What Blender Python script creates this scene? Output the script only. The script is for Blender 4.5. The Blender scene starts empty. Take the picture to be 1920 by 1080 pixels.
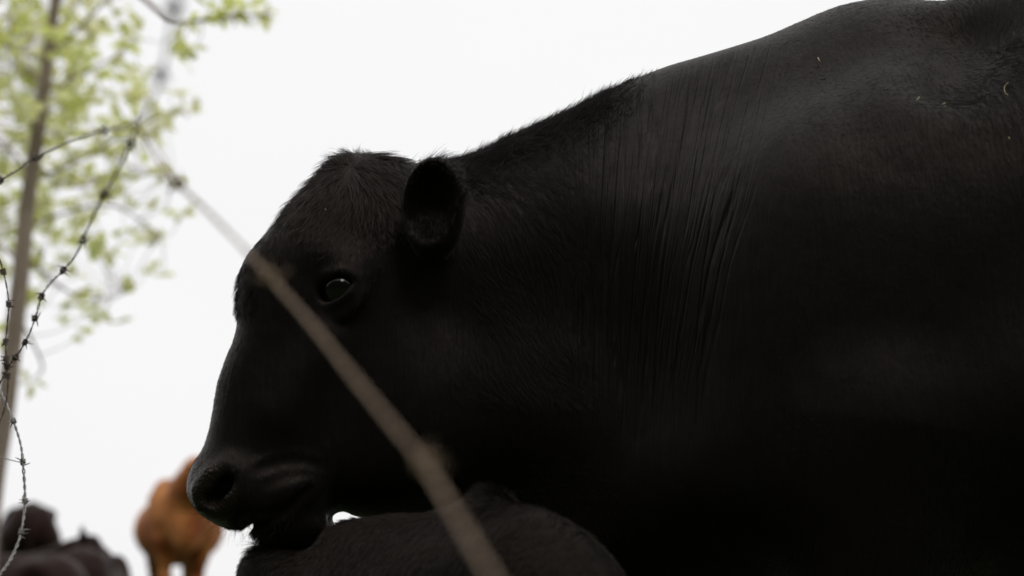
import bpy, math, random
import numpy as np
from mathutils import Vector, Matrix

# ------------------------------------------------------------------ camera, sky, sun, exposure
CAM_H, PITCH, LENS = 0.5, math.radians(13.0), 50.0
scene = bpy.context.scene
C = scene.collection
cam_data = bpy.data.cameras.new("camera")
cam_data.lens = LENS
cam_data.sensor_width = 36.0
cam_data.clip_end = 3000.0
cam_data.clip_start = 0.02
cam_data.dof.use_dof = True
cam_data.dof.focus_distance = 2.26
cam_data.dof.aperture_fstop = 2.3
cam = bpy.data.objects.new("camera", cam_data)
cam.location = (0, 0, CAM_H)
cam.rotation_euler = (math.pi / 2 + PITCH, 0, 0)
C.objects.link(cam)
scene.camera = cam

SUN_EL, SUN_AZ = math.radians(53), math.radians(158)      # azimuth from +Y: a pale sun through cloud, high behind the camera
world = bpy.data.worlds.new("World")
scene.world = world
world.use_nodes = True
wn, wl = world.node_tree.nodes, world.node_tree.links
wn.clear()
w_out = wn.new("ShaderNodeOutputWorld")
w_bg = wn.new("ShaderNodeBackground")
w_sky = wn.new("ShaderNodeTexSky")
w_sky.sky_type = 'NISHITA'
w_sky.sun_disc = False
w_sky.sun_elevation = SUN_EL
w_sky.sun_rotation = SUN_AZ
w_sky.air_density = 1.0
w_sky.dust_density = 6.0
w_mix = wn.new("ShaderNodeMix")                            # an even, thick overcast in front of the sky
w_mix.data_type = 'RGBA'
w_mix.inputs[0].default_value = 0.94
w_noise = wn.new("ShaderNodeTexNoise")
w_noise.inputs['Scale'].default_value = 1.6
w_noise.inputs['Detail'].default_value = 3.0
w_ramp = wn.new("ShaderNodeValToRGB")
w_ramp.color_ramp.elements[0].position = 0.3
w_ramp.color_ramp.elements[0].color = (9.6, 9.54, 9.62, 1)
w_ramp.color_ramp.elements[1].position = 0.7
w_ramp.color_ramp.elements[1].color = (10.05, 10.0, 9.98, 1)
w_tc = wn.new("ShaderNodeTexCoord")
wl.new(w_tc.outputs['Generated'], w_noise.inputs['Vector'])
wl.new(w_noise.outputs['Fac'], w_ramp.inputs['Fac'])
wl.new(w_sky.outputs['Color'], w_mix.inputs[6])
wl.new(w_ramp.outputs['Color'], w_mix.inputs[7])
wl.new(w_mix.outputs[2], w_bg.inputs['Color'])
w_bg.inputs['Strength'].default_value = 0.1
wl.new(w_bg.outputs['Background'], w_out.inputs['Surface'])

sun_data = bpy.data.lights.new("sun", 'SUN')
sun_data.energy = 0.6
sun_data.angle = math.radians(16)
sun_data.color = (1.0, 0.95, 0.88)
sun = bpy.data.objects.new("sun", sun_data)
sun_dir = Vector((math.sin(SUN_AZ) * math.cos(SUN_EL), math.cos(SUN_AZ) * math.cos(SUN_EL), math.sin(SUN_EL)))
sun.rotation_euler = sun_dir.to_track_quat('Z', 'Y').to_euler()
sun.location = sun_dir * 60
C.objects.link(sun)

scene.view_settings.view_transform = 'Standard'
scene.view_settings.look = 'None'
scene.view_settings.exposure = 0.0
scene.view_settings.gamma = 1.0
scene.view_settings.use_curve_mapping = False
scene.render.engine = 'CYCLES'
scene.cycles.use_denoising = True
scene.cycles.use_adaptive_sampling = False
scene.cycles.max_bounces = 6
scene.cycles.transparent_max_bounces = 8

# ------------------------------------------------------------------ measuring helpers
CP, SP = math.cos(PITCH), math.sin(PITCH)

def P(px, py, Y):
    """A point of the place at distance Y in front of the fence line, from its bearing in a 1920x1080 survey."""
    px = np.asarray(px, float); py = np.asarray(py, float)
    a = (px - 960) / 960 * (18.0 / LENS)
    b = (540 - py) / 540 * (10.125 / LENS)
    t = Y / (CP - b * SP)
    return np.stack([a * t, t * (CP - b * SP), CAM_H + t * (SP + b * CP)], -1)

def proj(p):
    d = p - np.array([0, 0, CAM_H])
    zc = d[:, 1] * CP + d[:, 2] * SP
    yc = -d[:, 1] * SP + d[:, 2] * CP
    return np.stack([960 + d[:, 0] / zc * LENS / 18.0 * 960, 540 - yc / zc * LENS / 10.125 * 540], -1)

def smin(a, b, k):
    h = np.clip(0.5 + 0.5 * (b - a) / k, 0, 1)
    return b + (a - b) * h - k * h * (1 - h)

def smax(a, b, k):
    return -smin(-a, -b, k)

def sstep(a, b, x):
    t = np.clip((x - a) / (b - a), 0, 1)
    return t * t * (3 - 2 * t)

def ell(p, c, r, R=None):
    q = p - np.asarray(c)
    if R is not None:
        q = q @ R
    r = np.asarray(r, float)
    k0 = np.sqrt(((q / r) ** 2).sum(-1)) + 1e-9
    k1 = np.sqrt(((q / (r * r)) ** 2).sum(-1)) + 1e-9
    return k0 * (k0 - 1) / k1

def cone(p, a, b, ra, rb):
    a = np.asarray(a, float); b = np.asarray(b, float)
    ab = b - a
    t = np.clip(((p - a) @ ab) / (ab @ ab), 0, 1)
    return np.sqrt(((p - a - t[:, None] * ab) ** 2).sum(-1)) - (ra + (rb - ra) * t)

def chain(p, pts, rs):
    d = None
    for i in range(len(pts) - 1):
        c = cone(p, pts[i], pts[i + 1], rs[i], rs[i + 1])
        d = c if d is None else np.minimum(d, c)
    return d

def rotm(rx=0, ry=0, rz=0):
    """columns are the local axes"""
    m = Matrix.Rotation(rz, 3, 'Z') @ Matrix.Rotation(ry, 3, 'Y') @ Matrix.Rotation(rx, 3, 'X')
    return np.array(m)

def catmull(pts, n=6, closed=True):
    pts = np.asarray(pts, float)
    out = []
    N = len(pts)
    rng = range(N) if closed else range(N - 1)
    for i in rng:
        if closed:
            p0, p1, p2, p3 = pts[(i - 1) % N], pts[i], pts[(i + 1) % N], pts[(i + 2) % N]
        else:
            p0, p1, p2, p3 = pts[max(i - 1, 0)], pts[i], pts[i + 1], pts[min(i + 2, N - 1)]
        for k in range(n):
            t = k / n
            out.append(0.5 * ((2 * p1) + (-p0 + p2) * t + (2 * p0 - 5 * p1 + 4 * p2 - p3) * t * t + (-p0 + 3 * p1 - 3 * p2 + p3) * t ** 3))
    if not closed:
        out.append(pts[-1])
    return np.array(out)

class Grid2:
    """values on an x,z grid, read back with bilinear interpolation"""
    def __init__(self, x0, z0, h, v):
        self.x0, self.z0, self.h, self.v = x0, z0, h, v
    def __call__(self, x, z):
        v = self.v
        i = np.clip((x - self.x0) / self.h, 0, v.shape[0] - 1.001)
        j = np.clip((z - self.z0) / self.h, 0, v.shape[1] - 1.001)
        a = i.astype(np.int32); b = j.astype(np.int32)
        fi = i - a; fj = j - b
        return (v[a, b] * (1 - fi) * (1 - fj) + v[a + 1, b] * fi * (1 - fj) + v[a, b + 1] * (1 - fi) * fj + v[a + 1, b + 1] * fi * fj)

def boxblur(v, r, n=3):
    for _ in range(n):
        for ax in (0, 1):
            pad = [(0, 0), (0, 0)]; pad[ax] = (r + 1, r)
            c = np.cumsum(np.pad(v, pad, mode='edge'), axis=ax)
            if ax == 0:
                v = (c[2 * r + 1:] - c[:-2 * r - 1]) / (2 * r + 1)
            else:
                v = (c[:, 2 * r + 1:] - c[:, :-2 * r - 1]) / (2 * r + 1)
    return v

def polygon_field(poly, h=0.006, margin=0.25, blur=4, blur_depth=0.06):
    """signed distance inside (+) a closed outline in x,z, creases along its middle blurred away"""
    x0, z0 = poly.min(0) - margin
    nx, nz = np.ceil((poly.max(0) + margin - (x0, z0)) / h).astype(int) + 1
    gx = x0 + h * np.arange(nx); gz = z0 + h * np.arange(nz)
    X, Z = np.meshgrid(gx, gz, indexing='ij')
    X = X.ravel().astype(np.float32); Z = Z.ravel().astype(np.float32)
    best = np.full(X.shape, 1e9, np.float32); inside = np.zeros(X.shape, bool)
    for i in range(len(poly)):
        ax, az = poly[i]; bx, bz = poly[(i + 1) % len(poly)]
        ex, ez = bx - ax, bz - az
        L = ex * ex + ez * ez
        if L < 1e-14:
            continue
        t = np.clip(((X - ax) * ex + (Z - az) * ez) / L, 0, 1)
        best = np.minimum(best, (X - ax - t * ex) ** 2 + (Z - az - t * ez) ** 2)
        cr = (az > Z) != (bz > Z)
        if abs(ez) > 1e-12:
            inside ^= cr & (X < ax + (Z - az) * ex / ez)
    d = np.sqrt(best); d[~inside] *= -1
    d = d.reshape(nx, nz).astype(np.float64)
    if blur:
        db = boxblur(d, blur)
        w = sstep(0.0, blur_depth, d)
        d = d * (1 - w) + db * w
    return Grid2(x0, z0, h, d)

def idw_field(g, ctrl):
    """smooth interpolation of (x, z, w, R) control points over the same grid as g"""
    nx, nz = g.v.shape
    X, Z = np.meshgrid(g.x0 + g.h * np.arange(nx), g.z0 + g.h * np.arange(nz), indexing='ij')
    sw = np.zeros_like(X); a = np.zeros_like(X); b = np.zeros_like(X)
    for x, z, w, R in ctrl:
        k = 1.0 / ((X - x) ** 2 + (Z - z) ** 2 + 0.0006) ** 1.7
        sw += k; a += k * w; b += k * R
    return Grid2(g.x0, g.z0, g.h, boxblur(a / sw, 8)), Grid2(g.x0, g.z0, g.h, boxblur(b / sw, 8))

def inflate(p, g, gw, gR, ymid, ex=2.3):
    x, y, z = p[:, 0], p[:, 1], p[:, 2]
    d = g(x, z); w = gw(x, z); R = gR(x, z)
    v = np.abs(y - ymid(x)) / w
    e = np.maximum(1 - d / R, 0)
    return ((v ** ex + e ** ex + 1e-9) ** (1 / ex) - 1) * np.minimum(w, R)

def polygonise(field, lo, hi, h, block=8):
    """surface nets on a block-sparse grid; returns vertices and quads"""
    lo = np.asarray(lo, float); hi = np.asarray(hi, float)
    H = h * block
    nb = np.ceil((hi - lo) / H).astype(int)
    n = nb * block + 1
    cx = [lo[i] + H * (np.arange(nb[i]) + 0.5) for i in range(3)]
    G = np.stack(np.meshgrid(*cx, indexing='ij'), -1).reshape(-1, 3)
    f = np.concatenate([field(c) for c in np.array_split(G, max(1, len(G) // 400000))])
    fb = f.reshape(nb)
    D = np.repeat(np.repeat(np.repeat(np.where(fb > 0, 1.0, -1.0).astype(np.float32), block, 0), block, 1), block, 2)
    D = np.pad(D, ((0, 1), (0, 1), (0, 1)), mode='edge')
    act = np.argwhere(np.abs(fb) < H * 1.5)
    o = np.arange(block + 1)
    O = np.stack(np.meshgrid(o, o, o, indexing='ij'), -1).reshape(-1, 3)
    for part in np.array_split(act, max(1, len(act) // 400)):
        I = (part[:, None, :] * block + O[None]).reshape(-1, 3)
        v = field(lo + I * h)
        D[I[:, 0], I[:, 1], I[:, 2]] = v
    S = D < 0
    s = S[:-1, :-1, :-1].astype(np.int8)
    for a in (0, 1):
        for b in (0, 1):
            for c in (0, 1):
                if a + b + c:
                    s = s + S[a:n[0] - 1 + a, b:n[1] - 1 + b, c:n[2] - 1 + c]
    cells = np.argwhere((s > 0) & (s < 8))
    idx = np.full(n - 1, -1, np.int32)
    idx[cells[:, 0], cells[:, 1], cells[:, 2]] = np.arange(len(cells))
    acc = np.zeros((len(cells), 3)); cnt = np.zeros(len(cells))
    cs = [(a, b, c) for a in (0, 1) for b in (0, 1) for c in (0, 1)]
    val = {q: D[cells[:, 0] + q[0], cells[:, 1] + q[1], cells[:, 2] + q[2]].astype(float) for q in cs}
    for q in cs:
        for ax in range(3):
            if q[ax] == 0:
                r = list(q); r[ax] = 1; r = tuple(r)
                a, b = val[q], val[r]
                m = (a < 0) != (b < 0)
                t = np.where(m, a / np.where(m, a - b, 1), 0)
                pt = np.zeros((len(cells), 3)) + np.array(q, float)
                pt[:, ax] = t
                acc[m] += pt[m]; cnt[m] += 1
    verts = lo + (cells + acc / cnt[:, None]) * h
    quads = []
    for ax in range(3):
        u, w = [(1, 2), (2, 0), (0, 1)][ax]
        sl0 = [slice(1, n[k] - 1) for k in range(3)]; sl0[ax] = slice(0, n[ax] - 1)
        sl1 = list(sl0); sl1[ax] = slice(1, n[ax])
        A, B = S[tuple(sl0)], S[tuple(sl1)]
        for flip in (False, True):
            e = np.argwhere((A & ~B) if not flip else (~A & B))
            off = np.ones(3, int); off[ax] = 0
            e = e + off
            def cell(du, dw):
                k = e.copy(); k[:, u] += du; k[:, w] += dw
                return idx[k[:, 0], k[:, 1], k[:, 2]]
            q = np.stack([cell(-1, -1), cell(0, -1), cell(0, 0), cell(-1, 0)], -1)
            if flip:
                q = q[:, ::-1]
            quads.append(q)
    quads = np.concatenate(quads)
    quads = quads[(quads >= 0).all(1)]
    return verts, quads

def hit(field, px, py, Y0=1.2, Y1=3.2, n=500, skip=0.0):
    ys = np.linspace(Y0, Y1, n)
    pts = np.concatenate([P(px, py, y)[None] for y in ys])
    f = field(pts)
    k = np.argmax(f < 0)
    if not (f < 0).any():
        return None
    if k == 0:
        return pts[0]
    t = f[k - 1] / (f[k - 1] - f[k])
    return pts[k - 1] + t * (pts[k] - pts[k - 1])

# ------------------------------------------------------------------ object helpers
def mesh_obj(name, verts, faces, mat, parent=None, smooth=True):
    me = bpy.data.meshes.new(name)
    if isinstance(faces, np.ndarray):
        nv, nf, k = len(verts), len(faces), faces.shape[1]
        me.vertices.add(nv); me.vertices.foreach_set("co", np.asarray(verts, np.float32).ravel())
        me.loops.add(nf * k); me.loops.foreach_set("vertex_index", faces.astype(np.int32).ravel())
        me.polygons.add(nf); me.polygons.foreach_set("loop_start", np.arange(0, nf * k, k, dtype=np.int32))
        me.update(calc_edges=True); me.validate()
    else:
        me.from_pydata([tuple(v) for v in verts], [], faces); me.update()
    if smooth:
        me.polygons.foreach_set("use_smooth", np.ones(len(me.polygons), bool))
    me.materials.append(mat)
    o = bpy.data.objects.new(name, me)
    C.objects.link(o)
    if parent:
        o.parent = parent
    return o

def tag(o, label=None, category=None, group=None, kind=None):
    for k, v in (("label", label), ("category", category), ("group", group), ("kind", kind)):
        if v:
            o[k] = v
    return o

def empty(name, loc=(0, 0, 0)):
    o = bpy.data.objects.new(name, None)
    o.location = loc
    C.objects.link(o)
    return o

def adopt(child, parent):
    """parent a world-space mesh to an empty that stands elsewhere"""
    child.parent = parent
    child.matrix_parent_inverse = Matrix.Translation(parent.location).inverted()
    return child

def tube(pts, rad, sides=8, caps=True):
    """swept tube along pts; rad scalar or per-point"""
    pts = np.asarray(pts, float); n = len(pts)
    rad = np.broadcast_to(np.asarray(rad, float), (n,))
    tan = np.gradient(pts, axis=0); tan /= np.linalg.norm(tan, axis=1)[:, None] + 1e-12
    nrm = np.cross(tan[0], [0.31, 0.2, 0.93]); nrm /= np.linalg.norm(nrm)
    V = []; ang = np.linspace(0, 2 * np.pi, sides, endpoint=False)
    for i in range(n):
        nrm = nrm - tan[i] * (nrm @ tan[i]); nrm /= np.linalg.norm(nrm) + 1e-12
        bi = np.cross(tan[i], nrm)
        V.append(pts[i] + rad[i] * (np.cos(ang)[:, None] * nrm + np.sin(ang)[:, None] * bi))
    V = np.concatenate(V)
    F = []
    for i in range(n - 1):
        for k in range(sides):
            k2 = (k + 1) % sides
            F.append((i * sides + k, i * sides + k2, (i + 1) * sides + k2, (i + 1) * sides + k))
    if caps:
        F.append(tuple(range(sides - 1, -1, -1))); F.append(tuple((n - 1) * sides + k for k in range(sides)))
    return V, F

class Bag:
    """collects several shapes of ONE part"""
    def __init__(self): self.v, self.f, self.n = [], [], 0
    def add(self, V, F):
        V = np.asarray(V)
        self.f += [tuple(i + self.n for i in q) for q in F]
        self.v.append(V); self.n += len(V)
    def obj(self, name, mat, parent=None, smooth=True):
        return mesh_obj(name, np.concatenate(self.v), self.f, mat, parent, smooth)

def hair_obj(name, pts, radius, mat, parent):
    """pts: (strands, points, 3); radius: (strands, points)"""
    ns, npt = pts.shape[:2]
    cu = bpy.data.hair_curves.new(name)
    cu.add_curves([npt] * ns)
    cu.attributes['position'].data.foreach_set('vector', pts.astype(np.float32).ravel())
    at = cu.attributes.get('radius') or cu.attributes.new('radius', 'FLOAT', 'POINT')
    at.data.foreach_set('value', np.asarray(radius, np.float32).ravel())
    cu.materials.append(mat)
    o = bpy.data.objects.new(name, cu)
    C.objects.link(o)
    o.parent = parent
    return o

class Mat:
    """small builder for node materials"""
    def __init__(self, name):
        self.m = bpy.data.materials.new(name); self.m.use_nodes = True
        self.n, self.l = self.m.node_tree.nodes, self.m.node_tree.links
        self.n.clear()
        self.out = self.n.new("ShaderNodeOutputMaterial")
        self.b = self.n.new("ShaderNodeBsdfPrincipled")
        self.l.new(self.b.outputs[0], self.out.inputs['Surface'])
        self.tc = self.n.new("ShaderNodeTexCoord")
    def set(self, **kw):
        for k, v in kw.items():
            self.b.inputs[k.replace('_', ' ')].default_value = v
        return self
    def mapping(self, scale=(1, 1, 1), rot=(0, 0, 0), src=None):
        mp = self.n.new("ShaderNodeMapping")
        mp.inputs['Scale'].default_value = scale; mp.inputs['Rotation'].default_value = rot
        self.l.new(src or self.tc.outputs['Object'], mp.inputs['Vector'])
        return mp.outputs[0]
    def noise(self, scale, detail=4, vec=None, rough=0.55):
        t = self.n.new("ShaderNodeTexNoise")
        t.inputs['Scale'].default_value = scale; t.inputs['Detail'].default_value = detail; t.inputs['Roughness'].default_value = rough
        self.l.new(vec or self.tc.outputs['Object'], t.inputs['Vector'])
        return t.outputs['Fac']
    def ramp(self, fac, stops):
        r = self.n.new("ShaderNodeValToRGB")
        e = r.color_ramp.elements
        while len(e) < len(stops): e.new(0.5)
        for i, (p, c) in enumerate(stops):
            e[i].position = p; e[i].color = (*c, 1) if len(c) == 3 else c
        self.l.new(fac, r.inputs[0])
        return r.outputs[0]
    def mix(self, fac, a, b):
        x = self.n.new("ShaderNodeMix"); x.data_type = 'RGBA'
        for s, v in ((0, fac), (6, a), (7, b)):
            if hasattr(v, 'is_linked'): self.l.new(v, x.inputs[s])
            else: x.inputs[s].default_value = v if s == 0 else (*v, 1)
        return x.outputs[2]
    def math(self, op, a, b=0.0):
        x = self.n.new("ShaderNodeMath"); x.operation = op
        for s, v in ((0, a), (1, b)):
            if hasattr(v, 'is_linked'): self.l.new(v, x.inputs[s])
            else: x.inputs[s].default_value = v
        return x.outputs[0]
    def attr(self, name):
        a = self.n.new("ShaderNodeAttribute"); a.attribute_name = name
        return a
    def bump(self, h, strength=0.5, dist=0.01):
        x = self.n.new("ShaderNodeBump")
        x.inputs['Strength'].default_value = strength; x.inputs['Distance'].default_value = dist
        self.l.new(h, x.inputs['Height'])
        prev = self.b.inputs['Normal']
        if prev.is_linked: self.l.new(prev.links[0].from_socket, x.inputs['Normal'])
        self.l.new(x.outputs[0], self.b.inputs['Normal'])
        return self
    def link(self, sock, name):
        self.l.new(sock, self.b.inputs[name]); return self

random.seed(7)
rng = np.random.default_rng(7)
# ------------------------------------------------------------------ the bull: outline, widths, sculpting
# outline of the skin in bearings (px, py), head first along the top line, then chin and throat
BULL_VIS = [(1920, 4), (1860, 9), (1815, 12), (1770, 10), (1725, 1), (1680, -4), (1640, -2), (1590, 7), (1540, 22), (1480, 48), (1420, 73),
    (1370, 89), (1300, 110), (1240, 128), (1190, 149), (1130, 178), (1070, 210), (1000, 241), (950, 262), (910, 281), (870, 297), (830, 304),
    (790, 306), (755, 305), (725, 301), (690, 293), (655, 291), (625, 301), (602, 323), (582, 345), (557, 372), (530, 403), (505, 432),
    (480, 459), (462, 482), (452, 508), (447, 540), (445, 575), (445, 602), (441, 624), (435, 645), (425, 668), (415, 695), (407, 722),
    (402, 750), (396, 785), (388, 820), (378, 844), (366, 864), (358, 884), (354, 905), (355, 925), (364, 945), (381, 965), (405, 982),
    (430, 989), (453, 985), (466, 978), (470, 986), (474, 999), (486, 1010), (510, 1017), (540, 1020), (568, 1017), (590, 1007), (606, 989),
    (622, 974), (640, 967)]
# the same outline drawn in the bull's middle plane (a broad back hides its own ridge from below)
BULL_FIT = [(1920.2, 33.0), (1859.9, 39.0), (1813.9, 44.9), (1767.9, 45.3), (1723.0, 34.7), (1679.5, 25.4), (1641.6, 22.7), (1593.2, 26.9), (1543.8, 37.4), (1484.2, 61.0), (1424.5, 86.1), (1374.5, 102.1), (1304.2, 122.0), (1243.9, 138.5), (1193.7, 158.1), (1133.7, 186.3), (1073.6, 217.8), (1003.3, 248.4), (952.9, 269.2), (912.5, 288.5), (872.0, 305.1), (831.2, 312.5), (790.3, 314.7), (754.7, 313.8), (724.7, 309.7), (690.5, 301.9), (657.0, 299.9), (628.7, 309.2), (606.9, 329.9), (587.6, 351.0), (562.8, 377.4), (535.8, 408.1), (511.0, 437.0), (485.9, 463.4), (467.1, 485.2), (456.1, 509.9), (450.3, 541.0), (448.1, 575.6), (448.5, 602.6), (444.8, 624.9), (438.9, 646.1), (428.9, 669.2), (418.6, 696.1), (410.2, 722.9), (405.1, 750.8), (399.4, 786.0), (391.7, 821.3), (381.9, 845.5), (369.6, 865.3), (361.3, 884.9), (356.8, 905.4), (356.9, 925.0), (365.2, 944.8), (381.6, 965.1), (405.5, 982.4), (432.2, 988.2), (454.0, 984.5), (468.5, 976.0), (472.0, 985.0), (475.5, 998.5), (487.0, 1010.0), (510.4, 1017.8), (540.1, 1020.4), (568.0, 1017.4), (589.7, 1006.9), (605.0, 987.9), (619.0, 968.5), (640.0, 958.0)]
BULL_HID = [(664, 966), (720, 978), (790, 983), (850, 985), (905, 1010), (960, 1080), (1020, 1180)]
MID_PX = np.array([300, 360, 470, 600, 720, 830, 950, 1100, 1300, 3000.])
MID_Y = np.array([2.05, 2.06, 2.095, 2.145, 2.195, 2.245, 2.285, 2.3, 2.3, 2.3])

def mid_of_px(px):
    return np.interp(px, MID_PX, MID_Y)

_mx = np.array([P(a, 600, b)[0] for a, b in zip(MID_PX, MID_Y)])
_sx = np.linspace(_mx[0], 2.4, 700)
_sy = np.interp(_sx, _mx, MID_Y)
_k = 45
_sy = np.convolve(np.pad(_sy, _k, mode='edge'), np.ones(2 * _k + 1) / (2 * _k + 1), 'valid')
def bull_mid(x):
    return np.interp(x, _sx, _sy)

def xz(pts):
    pts = np.asarray(pts, float)
    out = []
    for a, b in pts:
        y = mid_of_px(a)
        for _ in range(3):
            q = P(a, b, y); y = float(bull_mid(q[0]))
        out.append((q[0], q[2]))
    return out

BODY_BACK = [(0.42, 0.52), (0.75, 0.50), (1.15, 0.52), (1.55, 0.60), (1.80, 0.72), (2.0, 0.88), (2.12, 1.05), (2.14, 1.22), (2.08, 1.38), (1.95, 1.47),
             (1.75, 1.50), (1.5, 1.50), (1.2, 1.505), (1.0, 1.515)]
# (px, py, half width, edge radius)
BULL_W = [(372, 915, .062, .055), (420, 930, .078, .06), (440, 880, .08, .065), (520, 985, .055, .045), (590, 960, .06, .05), (425, 780, .062, .055), (500, 800, .078, .08),
    (600, 880, .085, .085), (462, 640, .068, .06), (540, 660, .092, .10), (650, 780, .10, .12), (740, 880, .11, .12), (495, 480, .085, .07), (580, 400, .10, .09),
    (630, 540, .118, .12), (680, 330, .09, .06), (740, 430, .13, .13), (760, 620, .13, .15), (850, 340, .10, .10), (880, 500, .16, .2), (900, 800, .16, .2), (930, 960, .10, .14),
    (1000, 300, .12, .14), (1060, 420, .19, .24), (1080, 800, .20, .26), (1080, 1050, .16, .22), (1250, 200, .15, .18), (1280, 480, .25, .33), (1280, 1000, .28, .35), (1450, 130, .19, .22), (1480, 450, .31, .4),
    (1650, 80, .22, .25), (1700, 500, .38, .46), (1800, 900, .42, .48), (1850, 80, .28, .30), (1950, 400, .42, .48)]
BULL_W_BACK = [(1.3, 1.0, .43, .48), (1.6, 1.0, .42, .46), (1.9, 1.15, .33, .36), (1.3, 1.45, .30, .3), (1.0, 0.6, .36, .4), (0.5, 0.6, .26, .3), (2.1, 1.2, .26, .26)]

def build_bull_base():
    vis = BULL_FIT if BULL_FIT is not None else BULL_VIS
    poly = np.array(xz(list(vis) + BULL_HID) + BODY_BACK)
    poly = catmull(poly, 4)
    g = polygon_field(poly)
    ctrl = [(*xz([(a, b)])[0], w, R) for a, b, w, R in BULL_W] + BULL_W_BACK
    gw, gR = idw_field(g, ctrl)
    return lambda p: inflate(p, g, gw, gR, bull_mid)
bull_base = build_bull_base()

# places on the near side of the bull that the sculpting needs
def on_bull(px, py, off=0.0):
    q = hit(bull_base, px, py, 1.6, 2.6, 900)
    return q + np.array([0, off, 0])

EYE_C = on_bull(634, 541, 0.013)
EYE_BALL = EYE_C + np.array([0.001, .003, 0.0])
EYE_R = 0.0305
NOS = on_bull(412, 916, 0.004)
EAR_B = on_bull(800, 440, 0.0)
SHO = on_bull(1640, 470, 0.0)
EYE_AX = rotm(0, math.radians(-24), math.radians(-22))
EAR_AX = rotm(math.radians(8), math.radians(4), math.radians(-14))

def mirror(q):
    r = np.array(q, float).copy(); r[1] = 2 * float(bull_mid(r[0])) - r[1]; return r

def side_pts(p):
    """fold the far side onto the near side"""
    q = p.copy(); m = bull_mid(p[:, 0])
    q[:, 1] = m - np.abs(p[:, 1] - m)
    return q

def cap_near(p, a, b, ra, rb):
    return cone(p, a, b, ra, rb)

MOUTH = None
WRINKLES = []
MASSETER = on_bull(770, 760, 0.05)
CHEEK = on_bull(640, 690, 0.05)
LIPU = on_bull(500, 930, 0.035)
LIPL = on_bull(545, 985, 0.035)
BROW = on_bull(620, 480, 0.03)
CREST = [on_bull(1480, 215, 0.03), on_bull(1430, 330, 0.05), on_bull(1400, 480, 0.06)]
PADS = [((1735, 190), (1960, 30), .075, .09, .035)]

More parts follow.
